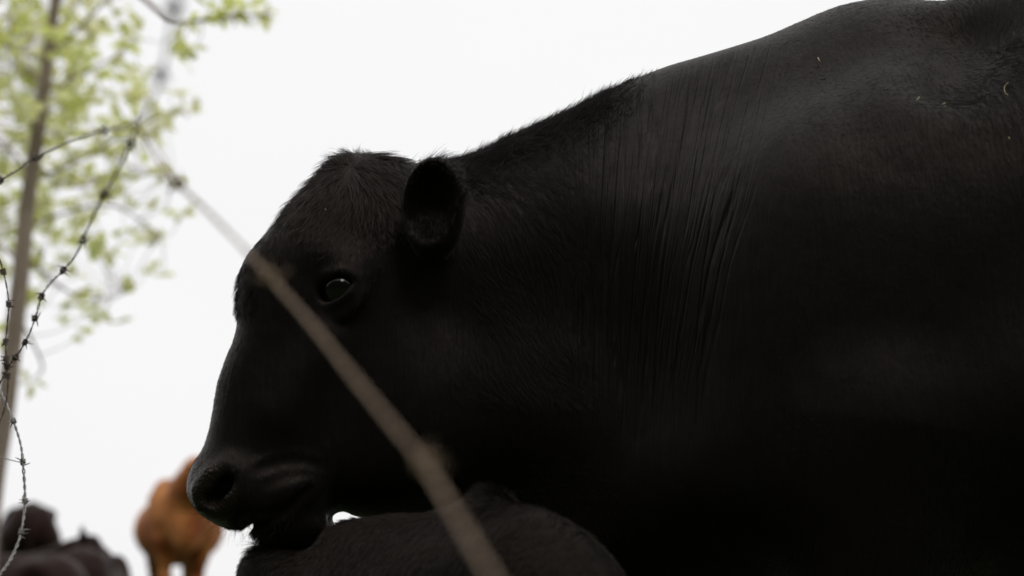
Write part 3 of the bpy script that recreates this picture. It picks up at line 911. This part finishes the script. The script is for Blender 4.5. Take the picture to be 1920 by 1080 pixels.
tuft = np.exp(-((rp[:, 0] - 925) / 28) ** 2) * (rp[:, 1] < 960) + .6 * np.exp(-((rp[:, 0] - 490) / 25) ** 2) * (rp[:, 1] < 1060)
ln = (.008 + .011 * rng.random(len(pos))) * (1 + 1.0 * tuft)
di = np.array([-.5, 0, -.6]) + wobble(pos, 40, 21) * .5 + rng.normal(size=pos.shape) * .2
pts, rad = strands(pos, nor, di, ln, .25 + .2 * rng.random(len(pos)) + .6 * tuft, curl=.5, npt=4, clump=.5, cell=.009, radius=.00028)
adopt(hair_obj('coat', pts, rad, hair_material('calf_hair', (.008, .0062, .0052), .42, .42), None), calf)

# ------------------------------------------------------------------ cattle further up the slope
def cattle(name, label, x, y, face, size, poll, muzzle, mat, z_sink=0.0, legs=True, h=.02, ear=.0, wide=1.0, ears=(-1, 1)):
    """face: heading in degrees, 0 = to the right, 90 = away; poll and muzzle in the animal's own frame (x ahead, y left, z up)"""
    poll = np.array(poll, float); muzzle = np.array(muzzle, float)
    hd = unit(muzzle - poll); side = unit(np.cross([0, 0, 1.0], hd)); upv = np.cross(hd, side)
    def field(p):
        q = p.copy(); q[:, 1] = np.abs(p[:, 1])
        s = p * np.array([1, 1.12, 1])
        f = chain(s, [(.52, 0, .98), (.30, 0, .95), (-.40, 0, .97), (-.62, 0, 1.04)], [.325, .36, .36, .30])
        f = smin(f, ell(p, (-.08, 0, .88), (.62, .40 * wide, .36)), .08)                   # barrel
        f = smin(f, cone(s, (.5, 0, 1.24), (-.6, 0, 1.26), .085, .10), .09)
        f = smin(f, ell(q, (-.52, .17, 1.215), (.14, .13, .09)), .07)              # hip points
        f = smin(f, ell(q, (-.72, .12, 1.02), (.15, .14, .28)), .08)               # buttocks
        f = smin(f, ell(q, (.46, .21, 1.02), (.19, .15, .32)), .07)                  # shoulder
        f = smin(f, ell(p, (.72, 0, .82), (.16, .13, .22)), .08)                   # brisket
        f = smin(f, chain(p, [(.55, 0, 1.12), poll * .55 + np.array([.68, 0, 1.1]) * .45 + np.array([0, 0, -.02]), poll - hd * -.03 - upv * .08], [.25, .19, .14]), .10)
        f = smin(f, chain(p, [poll, poll + hd * .20, poll + hd * .40, muzzle], [.105, .105, .078, .075]), .05)
        f = smin(f, cone(p, poll - upv * .06 + hd * .1, poll + hd * .34 - upv * .06, .10, .06), .05)
        for sg in ears:
            eb = poll + side * sg * .09 + hd * .04
            tip = eb + side * sg * .15 + np.array([0, 0, .03 + ear])
            f = smin(f, chain(p, [eb, (eb + tip) / 2, tip], [.028, .044, .014]), .02)
        if legs:
            f = smin(f, chain(q, [(.50, .17, .75), (.47, .16, .47), (.49, .16, .10), (.52, .16, .03)], [.14, .062, .042, .056]), .06)
            f = smin(f, chain(q, [(-.62, .16, .95), (-.50, .18, .68), (-.74, .17, .43), (-.68, .17, .10), (-.64, .17, .03)], [.19, .12, .058, .043, .056]), .06)
            f = smin(f, chain(p, [(-.86, 0, 1.22), (-.93, 0, 1.0), (-.93, 0, .5), (-.93, 0, .42)], [.035, .024, .018, .035]), .03)
        else:
            f = smin(f, chain(q, [(.45, .30, .70), (.70, .30, .60), (.45, .28, .58)], [.12, .075, .06]), .08)
            f = smin(f, chain(q, [(-.55, .32, .80), (-.25, .42, .64), (-.65, .40, .58)], [.20, .13, .07]), .08)
        return f
    lo = np.array([-1.1, -.75, -.02 if legs else .45]); hi = np.array([1.75, .75, 1.75])
    lo = np.minimum(lo, np.minimum(poll, muzzle) - .25); hi = np.maximum(hi, np.maximum(poll, muzzle) + .25)
    v, q = polygonise(field, lo, hi, h)
    v = v * size
    if not legs:
        v[:, 2] -= .50 * size
    a = math.radians(face); ca, sa = math.cos(a), math.sin(a)
    v = np.stack([v[:, 0] * ca - v[:, 1] * sa, v[:, 0] * sa + v[:, 1] * ca, v[:, 2]], -1)
    o = mesh_obj(name, v, q, mat)
    o.location = (x, y, float(ground_z(x, y)) + z_sink)
    return o

M_DARK = coat_material('dark_brown_black_coat', (.020, .0115, .0105), (.036, .019, .017), rough=.6, sheen=.04, coarse=.7, spec=.15)
mb = coat_material('tan_coat', (.27, .062, .017), (.76, .32, .11), rough=.65, sheen=.1, coarse=.8, tint=(1, .85, .7, 1), spec=.2)
def gx_at(px_, Y): return float(P(px_, 1000, Y)[0])
o = cattle('cow', None, gx_at(306, 12.2), 12.8, -72, .88, (.92, .04, 1.42), (1.10, .38, 1.16), mb, wide=1.12)
tag(o, 'tan brown cow facing the camera on the crest behind the muzzle of the bull', 'cow', 'cattle on the slope behind')
o = cattle('cow', None, gx_at(54, 13.2), 13.2, 110, .735, (1.1, .0, 1.1), (1.35, .2, .75), M_DARK)
tag(o, 'black cow standing furthest left, its squared rump above the others', 'cow', 'cattle on the slope behind')
o = cattle('cow', None, gx_at(172, 9.6), 9.6, 100, .70, (.50, .06, 1.43), (.56, .56, 1.30), M_DARK, legs=False, ear=.15, ears=(1,))
tag(o, 'black cow lying down with its head raised and one ear upright', 'cow', 'cattle on the slope behind')
o = cattle('cow', None, gx_at(-30, 8.6), 8.6, 180, .70, (1.0, .1, 1.2), (1.3, .3, 1.0), M_DARK, legs=False)
tag(o, 'black cow at the left edge, only its low back in view', 'cow', 'cattle on the slope behind')
# ------------------------------------------------------------------ young tree beyond the fence, bright spring leaves
mk = Mat('grey_brown_bark')
mk.link(mk.ramp(mk.noise(9, 6, mk.mapping((3, 3, .6))), [(.3, (.28, .215, .17)), (.7, (.42, .34, .28))]), 'Base Color')
mk.set(Roughness=.85); mk.bump(mk.noise(40, 5, mk.mapping((3, 3, .5))), .8, .01)
M_BARK = mk.m
def leaf_material(name, c1, c2, t1, t2):
    m = bpy.data.materials.new(name); m.use_nodes = True
    n, l = m.node_tree.nodes, m.node_tree.links; n.clear()
    out = n.new("ShaderNodeOutputMaterial"); add = n.new("ShaderNodeAddShader")
    d = n.new("ShaderNodeBsdfDiffuse"); t = n.new("ShaderNodeBsdfTranslucent")
    tc = n.new("ShaderNodeTexCoord"); no = n.new("ShaderNodeTexNoise"); no.inputs['Scale'].default_value = 1.7
    geo = n.new("ShaderNodeNewGeometry"); l.new(geo.outputs['Position'], no.inputs['Vector'])
    for node, a, b in ((d, c1, c2), (t, t1, t2)):
        r = n.new("ShaderNodeValToRGB"); r.color_ramp.elements[0].position = .35; r.color_ramp.elements[1].position = .65
        r.color_ramp.elements[0].color = (*a, 1); r.color_ramp.elements[1].color = (*b, 1)
        l.new(no.outputs['Fac'], r.inputs[0]); l.new(r.outputs[0], node.inputs['Color'])
    l.new(d.outputs[0], add.inputs[0]); l.new(t.outputs[0], add.inputs[1]); l.new(add.outputs[0], out.inputs['Surface'])
    return m
M_LEAF = leaf_material('spring_leaf', (.22, .245, .10), (.28, .28, .18), (.60, .63, .22), (.62, .62, .38))

# a lobed leaf, folded a little along its midrib, 1 unit long
_half = [(0, 0), (.10, .16), (.22, .30), (.33, .20), (.45, .40), (.58, .22), (.72, .26), (.82, .10), (1.0, 0)]
LV = [(x, y, .10 * y + .06 * math.sin(3 * x)) for x, y in _half] + [(x, -y, .10 * y + .06 * math.sin(3 * x)) for x, y in _half[1:-1]]
LV += [(x, 0, .06 * math.sin(3 * x) - .02) for x, _ in _half[1:-1]]
LF = []
_n = len(_half); _m = _n - 2; _mid = _n + _m
def _up(i): return i
def _dn(i): return 0 if i == 0 else (_n - 1 if i == _n - 1 else _n + i - 1)
def _md(i): return 0 if i == 0 else (_n - 1 if i == _n - 1 else _mid + i - 1)
for i in range(_n - 1):
    for s_, fl in ((_up, False), (_dn, True)):
        q = [_md(i), _md(i + 1), s_(i + 1), s_(i)]
        q = list(dict.fromkeys(q))
        if len(q) > 2: LF.append(tuple(q[::-1] if fl else q))
LV = np.array(LV)

TY = 8.2
trunk_path = [(-30, 1120, TY), (-22, 1000, TY), (-8, 880, TY), (8, 780, TY), (24, 650, TY), (40, 500, TY), (53, 372, TY + .05), (77, 207, TY + .05), (90, 110, TY + .1), (104, 0, TY + .1), (118, -130, TY + .1), (122, -300, TY + .05)]
TP = np.array([P(a, b, y) for a, b, y in trunk_path])
base_xy = TP[0] + (TP[0] - TP[2]) * .5
TP = np.concatenate([[[base_xy[0] - .02, TY, float(ground_z(base_xy[0], TY)) - .05]], TP])
TP = catmull(TP, 5, closed=False)
tr = np.interp(np.linspace(0, 1, len(TP)), [0, .05, .4, .7, 1], [.085, .062, .054, .040, .018])
tree = empty('tree', tuple(TP[0]))
tag(tree, 'slender young tree with bright green spring leaves at the left edge', 'tree')
adopt(mesh_obj('trunk', *tube(TP, tr, 14), M_BARK), tree)

rt = random.Random(11)
def dens(px_, py_):
    d = 0.0
    d += 1.0 * math.exp(-((px_ - 120) / 105) ** 2 - ((py_ - 120) / 170) ** 2)
    d += .75 * math.exp(-((px_ - 10) / 90) ** 2 - ((py_ - 250) / 260) ** 2)
    d += .50 * math.exp(-((px_ - 150) / 110) ** 2 - ((py_ - 400) / 120) ** 2)
    d += .25 * math.exp(-((px_ - 270) / 60) ** 2 - ((py_ - 230) / 130) ** 2)
    d += .5 * math.exp(-((px_ - 60) / 110) ** 2 - ((py_ + 120) / 160) ** 2)
    d += .30 * math.exp(-((px_ - 110) / 70) ** 2 - ((py_ - 545) / 45) ** 2)
    d += .6 * math.exp(-((px_ - 15) / 65) ** 2 - ((py_ - 480) / 130) ** 2)
    return d
tips = []
while len(tips) < 390:
    a, b = rt.uniform(-170, 380), rt.uniform(-300, 640)
    if rt.random() < dens(a, b):
        tips.append((a, b, TY + (rt.uniform(-.5, -.1) if (b < 260 and rt.random() < .22) else rt.uniform(.12, 1.9))))
fixed = [(505, 18), (488, 28), (440, 12), (462, 8), (410, 28), (395, 18), (425, 30), (350, 40), (256, 66), (362, 92), (345, 112), (300, 205), (318, 175), (345, 205), (363, 212), (325, 330), (305, 322), (298, 448),
         (268, 432), (235, 548), (290, 518), (205, 475), (240, 345), (218, 312), (170, 585), (60, 712), (158, 628), (340, 400), (290, 385), (265, 175), (245, 180), (240, 68)]
TREE_BR = {}
def near_trunk(z): return TP[np.argmin(np.abs(TP[:, 2] - z))]
bagT = Bag()
limbs = []
# main limbs
limb_spec = [((60, 335), (150, 300), (260, 235), (340, 205)), ((72, 215), (130, 150), (210, 110), (256, 70)), ((92, 100), (170, 30), (240, -40), (300, -60)),
             ((48, 430), (120, 400), (210, 385), (300, 440)), ((42, 480), (90, 520), (160, 560), (235, 548)), ((80, 170), (40, 110), (-10, 60), (-80, 30)),
             ((60, 330), (20, 280), (-40, 250), (-120, 240)), ((100, 20), (140, -60), (160, -150), (170, -260)), ((62, 320), (130, 350), (220, 330), (325, 325)),
             ((40, 500), (0, 460), (-60, 440), (-120, 430)), ((30, 600), (60, 640), (80, 690), (60, 712))]
for k, sp in enumerate(limb_spec):
    y0 = TY + .05; dy = rt.uniform(.15, 1.5)
    pts = np.array([P(a, b, y0 + dy * i / 3) for i, (a, b) in enumerate(sp)])
    pts[0] = TP[np.argmin(np.linalg.norm(TP - pts[0], axis=1))]
    pts = catmull(pts, 6, closed=False)
    limbs.append(pts)
    adopt(mesh_obj('branch', *tube(pts, np.linspace(.011, .004, len(pts)), 8), M_BARK), tree)
# the long dark branch that reaches in from the top with its own tufts
lb = catmull(np.array([P(a, b, y) for a, b, y in [(115, -110, TY), (190, -60, 7.6), (262, -8, 7.1), (298, 22, 6.9), (325, 40, 6.8), (362, 40, 6.75), (410, 33, 6.7), (460, 28, 6.65), (510, 30, 6.6)]]), 6, closed=False)
lb[0] = TP[np.argmin(np.linalg.norm(TP - lb[0], axis=1))]
adopt(mesh_obj('branch', *tube(lb, np.linspace(.017, .004, len(lb)), 8), M_BARK), tree)
limbs.append(lb)
allp = np.concatenate(limbs + [TP])
tip_w = [np.array(P(*t)) for t in tips]
for a, b in fixed:
    c = P(a, b, 6.7) if (b < 120 and a > 330) else None
    if c is None:
        q = P(a, b, TY)
        k = np.argmin(np.linalg.norm(allp - q, axis=1)); c = P(a, b, float(np.clip(allp[k][1] + rt.uniform(-.1, .1), 6.6, 9.2)))
    tip_w.append(np.array(c))
leaf_list = []
for i, c in enumerate(tip_w):
    fringe = i >= len(tips)
    k = np.argmin(np.linalg.norm(allp - c, axis=1)); r0 = allp[k]
    midp = (r0 + c) / 2 + np.array([rt.uniform(-.05, .05), rt.uniform(-.05, .05), -.04 + rt.uniform(-.04, .04)])
    bagT.add(*tube(catmull(np.array([r0, midp, c]), 4, closed=False), np.linspace(.0032, .0018, 9), 5, caps=False))
    nl = rt.randint(5, 8) if not fringe else rt.randint(4, 6)
    ax = Vector((rt.gauss(0, 1), rt.gauss(0, 1), rt.gauss(.4, .6))).normalized()
    for q in range(nl):
        d = Vector((rt.gauss(0, 1), rt.gauss(0, 1), rt.gauss(-.1, .7))).normalized()
        d = (d + ax * .35).normalized()
        up = Vector((rt.gauss(0, .5), rt.gauss(0, .5), 1)).normalized()
        s = rt.uniform(.055, .12)
        yv = up.cross(d).normalized(); zv = d.cross(yv)
        pos = Vector(c) + d * rt.uniform(.0, .035)
        M = Matrix(((d.x * s, yv.x * s, zv.x * s, pos.x), (d.y * s, yv.y * s, zv.y * s, pos.y), (d.z * s, yv.z * s, zv.z * s, pos.z), (0, 0, 0, 1)))
        leaf_list.append((fringe, M, pos))
adopt(tag(bagT.obj('twigs', M_BARK), kind='stuff'), tree)
# the leaves that stand clear at the fringe are single leaves, the mass behind them one crown
view = [(f, M, proj(np.array([p]))[0]) for f, M, p in leaf_list]
order = sorted(range(len(view)), key=lambda i: (not view[i][0], -view[i][2][0] + (0 if (0 < view[i][2][0] < 1920 and 0 < view[i][2][1] < 1080) else 9999)))
single = set(order[:295])
leaf_me = bpy.data.meshes.new('leaf'); leaf_me.from_pydata([tuple(v) for v in LV], [], LF); leaf_me.update(); leaf_me.materials.append(M_LEAF)
inv = Matrix.Translation(tree.location).inverted()
cb = Bag()
for i, (f, M, _) in enumerate(view):
    if i in single:
        o = bpy.data.objects.new('leaf', leaf_me); C.objects.link(o); o.parent = tree; o.matrix_local = inv @ M
    else:
        m = np.array(M); cb.add(LV @ m[:3, :3].T + m[:3, 3], LF)
adopt(tag(cb.obj('crown', M_LEAF, smooth=False), kind='stuff'), tree)
# ------------------------------------------------------------------ slack barbed wire
def wire_material(name, c1, c2, met, rough):
    m = Mat(name)
    m.link(m.ramp(m.noise(60, 5), [(.35, c1), (.65, c2)]), 'Base Color')
    m.set(Metallic=met, Roughness=rough); m.bump(m.noise(700, 3), .4, .0006)
    return m.m
M_RUST = wire_material('weathered_wire', (.28, .19, .125), (.42, .31, .215), .0, .65)
M_DARKW = wire_material('rusty_dark_wire', (.11, .08, .07), (.19, .15, .135), .2, .55)
M_GALV = wire_material('galvanised_wire', (.30, .29, .28), (.42, .41, .40), .5, .5)

def resample(p, step):
    s = np.concatenate([[0], np.cumsum(np.linalg.norm(np.diff(p, axis=0), axis=1))])
    n = max(8, int(s[-1] / step)); t = np.linspace(0, s[-1], n)
    return np.stack([np.interp(t, s, p[:, k]) for k in range(3)], -1), t
def frames(p):
    tan = unit(np.gradient(p, axis=0)); nr = unit(np.cross(tan[0], [.2, .3, .9])); N = []
    for t in tan:
        nr = unit(nr - t * (nr @ t)); N.append(nr)
    N = np.array(N); return tan, N, np.cross(tan, N)
def barbed_wire(label, path, mat, barbs, r=.0007, pitch=.034, seed=1, barb_len=.009, spread=1.0, coil=1.0):
    rr = random.Random(seed)
    cp = np.array([P(a, b, y) for a, b, y in path])
    p, s = resample(catmull(cp, 12, closed=False), .0035)
    tan, N, B = frames(p)
    root = empty('barbed_wire', tuple(p[len(p) // 2]))
    tag(root, label, 'barbed wire', 'strands of slack barbed wire')
    ph = s / pitch * 2 * np.pi
    wob = spread * (1 + .25 * np.sin(s * 37) + .2 * np.sin(s * 91 + 1))
    for sg in (0, np.pi):
        off = (np.cos(ph + sg)[:, None] * N + np.sin(ph + sg)[:, None] * B) * (r * 1.02 * wob)[:, None]
        adopt(mesh_obj('strand', *tube(p + off, r, 6), mat), root)
    for a, b in barbs:
        q = proj(p); k = int(np.argmin((q[:, 0] - a) ** 2 + (q[:, 1] - b) ** 2))
        t, n, bi, c = tan[k], N[k], B[k], p[k]
        bag = Bag()
        for w in (0, 1):
            turns = 2.5; m = 44; th = np.linspace(0, turns * 2 * np.pi, m) + rr.uniform(0, 6.28) + w * np.pi
            ax = np.linspace(-.0035, .0035, m) * (1 if w else .8) + (w - .5) * .0022
            co = c + np.cos(th)[:, None] * n * .0034 * coil + np.sin(th)[:, None] * bi * .0034 * coil + ax[:, None] * t
            d0 = unit(co[0] - co[1]); d1 = unit(co[-1] - co[-2])
            L0, L1 = barb_len * rr.uniform(.8, 1.2), barb_len * rr.uniform(.8, 1.2)
            full = np.concatenate([[co[0] + d0 * L0], [co[0] + d0 * L0 * .5], co, [co[-1] + d1 * L1 * .5], [co[-1] + d1 * L1]])
            rad = np.full(len(full), .00085 * coil); rad[0] = rad[-1] = .00025
            bag.add(*tube(full, rad, 5))
        adopt(bag.obj('barb', mat), root)
    return root

barbed_wire('out of focus barbed wire close to the camera, slanting across the face of the bull',
    [(1500, 2100, .40), (1200, 1580, .50), (1060, 1330, .57), (996, 1210, .61), (922, 1080, .66), (854, 965, .71), (797, 872, .76), (738, 798, .80), (658, 700, .86), (590, 615, .91), (520, 534, .97), (455, 463, 1.02), (390, 397, 1.07), (335, 345, 1.12), (295, 300, 1.17), (268, 250, 1.22), (255, 232, 1.25)],
    M_RUST, [(797, 872), (508, 521), (335, 345)], seed=3, barb_len=.012, r=.00095, coil=1.1)
barbed_wire('dark barbed wire hanging from the tree side down to the tangle at the left edge',
    [(262, 215, 1.22), (256, 240, 1.27), (244, 270, 1.32), (218, 325, 1.44), (195, 365, 1.52), (172, 410, 1.6), (155, 450, 1.68), (138, 483, 1.78), (118, 507, 1.82), (95, 530, 1.86), (78, 555, 1.89), (68, 590, 1.92), (52, 632, 1.96), (30, 668, 1.99), (14, 690, 2.0), (2, 715, 2.02), (-25, 740, 2.04), (-180, 840, 2.15), (-520, 960, 2.3), (-1100, 1020, 2.4)],
    M_DARKW, [(244, 270), (195, 365), (155, 450), (118, 507), (78, 556), (66, 596), (46, 640), (30, 670)], seed=5, spread=1.25)
barbed_wire('dark barbed wire arching up in front of the tree trunk',
    [(-1100, 760, 2.4), (-600, 620, 2.3), (-240, 500, 2.12), (-60, 400, 1.95), (0, 340, 1.86), (35, 318, 1.8), (66, 296, 1.75), (130, 265, 1.6), (195, 245, 1.45), (238, 238, 1.25), (268, 215, 1.1), (288, 180, 1.0), (302, 138, .92), (318, 70, .85), (330, 0, .8), (336, -80, .76), (350, -300, .72), (420, -900, .7)],
    M_DARKW, [(1, 340), (66, 296), (195, 245), (301, 140), (331, 20)], seed=8, spread=1.25)
barbed_wire('dark upright barbed wire with close barbs at the left edge',
    [(-1100, 330, 2.4), (-500, 330, 2.25), (-160, 370, 2.08), (-30, 435, 2.0), (-8, 470, 2.0), (5, 505, 2.0), (14, 545, 2.0), (17, 572, 2.0), (14, 610, 2.0), (11, 645, 2.0), (13, 680, 2.0), (15, 715, 2.0), (12, 750, 2.0), (2, 785, 2.0), (-25, 835, 2.0), (-160, 960, 2.1), (-500, 1120, 2.3), (-1100, 1220, 2.4)],
    M_DARKW, [(6, 511), (17, 570), (11, 640), (13, 672), (12, 688), (14, 703)], seed=9)
barbed_wire('thin pale barbed wire curving down in front of the cattle at bottom left',
    [(-1100, 480, 2.4), (-500, 520, 2.3), (-160, 600, 2.18), (-30, 690, 2.12), (6, 745, 2.1), (25, 790, 2.08), (38, 830, 2.07), (43, 866, 2.06), (47, 930, 2.05), (45, 965, 2.04), (38, 1005, 2.02), (22, 1045, 2.0), (0, 1076, 1.97), (-40, 1115, 1.93), (-200, 1240, 1.85), (-600, 1420, 1.8), (-1100, 1500, 1.8)],
    M_GALV, [(25, 791), (43, 866), (46, 938), (40, 998)], seed=12, r=.0011, pitch=.024, barb_len=.010)
# a loose end of plain wire reaching the pale strand
pw = catmull(np.array([P(a, b, y) for a, b, y in [(-1100, 700, 2.4), (-400, 780, 2.2), (-60, 840, 2.1), (-20, 852, 2.09), (10, 860, 2.07), (43, 868, 2.06)]]), 8, closed=False)
o = mesh_obj('plain_wire', *tube(pw, .0007, 6), M_GALV)
tag(o, 'hair thin plain wire running from the left edge to the pale barbed wire', 'wire')

# ------------------------------------------------------------------ bits of straw and chaff caught in the coat of the bull
ms = Mat('straw'); ms.set(Base_Color=(.42, .34, .20, 1), Roughness=.7)
M_STRAW = ms.m
def straw(pts_px, rad, label):
    p = []
    for a, b in pts_px:
        q = hit(bull_field, a, b, 1.5, 2.7, 900)
        p.append(q + np.array([0, -.006, .002]))
    p = np.array(p)
    if len(p) > 2: p = catmull(p, 4, closed=False)
    o = mesh_obj('straw', *tube(p, rad, 6), M_STRAW)
    tag(o, label, 'straw', 'bits of straw on the bull')
straw([(1532, 113), (1537, 121)], .0010, 'pale speck of chaff high on the hump of the bull')
straw([(1716, 194), (1722, 187)], .0008, 'short straw bit on the dark shoulder, left of its pair')
straw([(1764, 201), (1770, 198)], .0008, 'short straw bit on the shoulder, upper of two side by side')
straw([(1767, 205), (1772, 205)], .0007, 'tiny straw bit on the shoulder, lower of two side by side')
straw([(1888, 160), (1881, 168), (1882, 178), (1888, 184)], .00055, 'curled straw stalk near the right edge of the bull')
straw([(1889, 262), (1891, 267)], .0009, 'pale speck of chaff below the curled stalk')
straw([(610, 397), (613, 398)], .0010, 'single pale speck on the forehead hair of the bull')
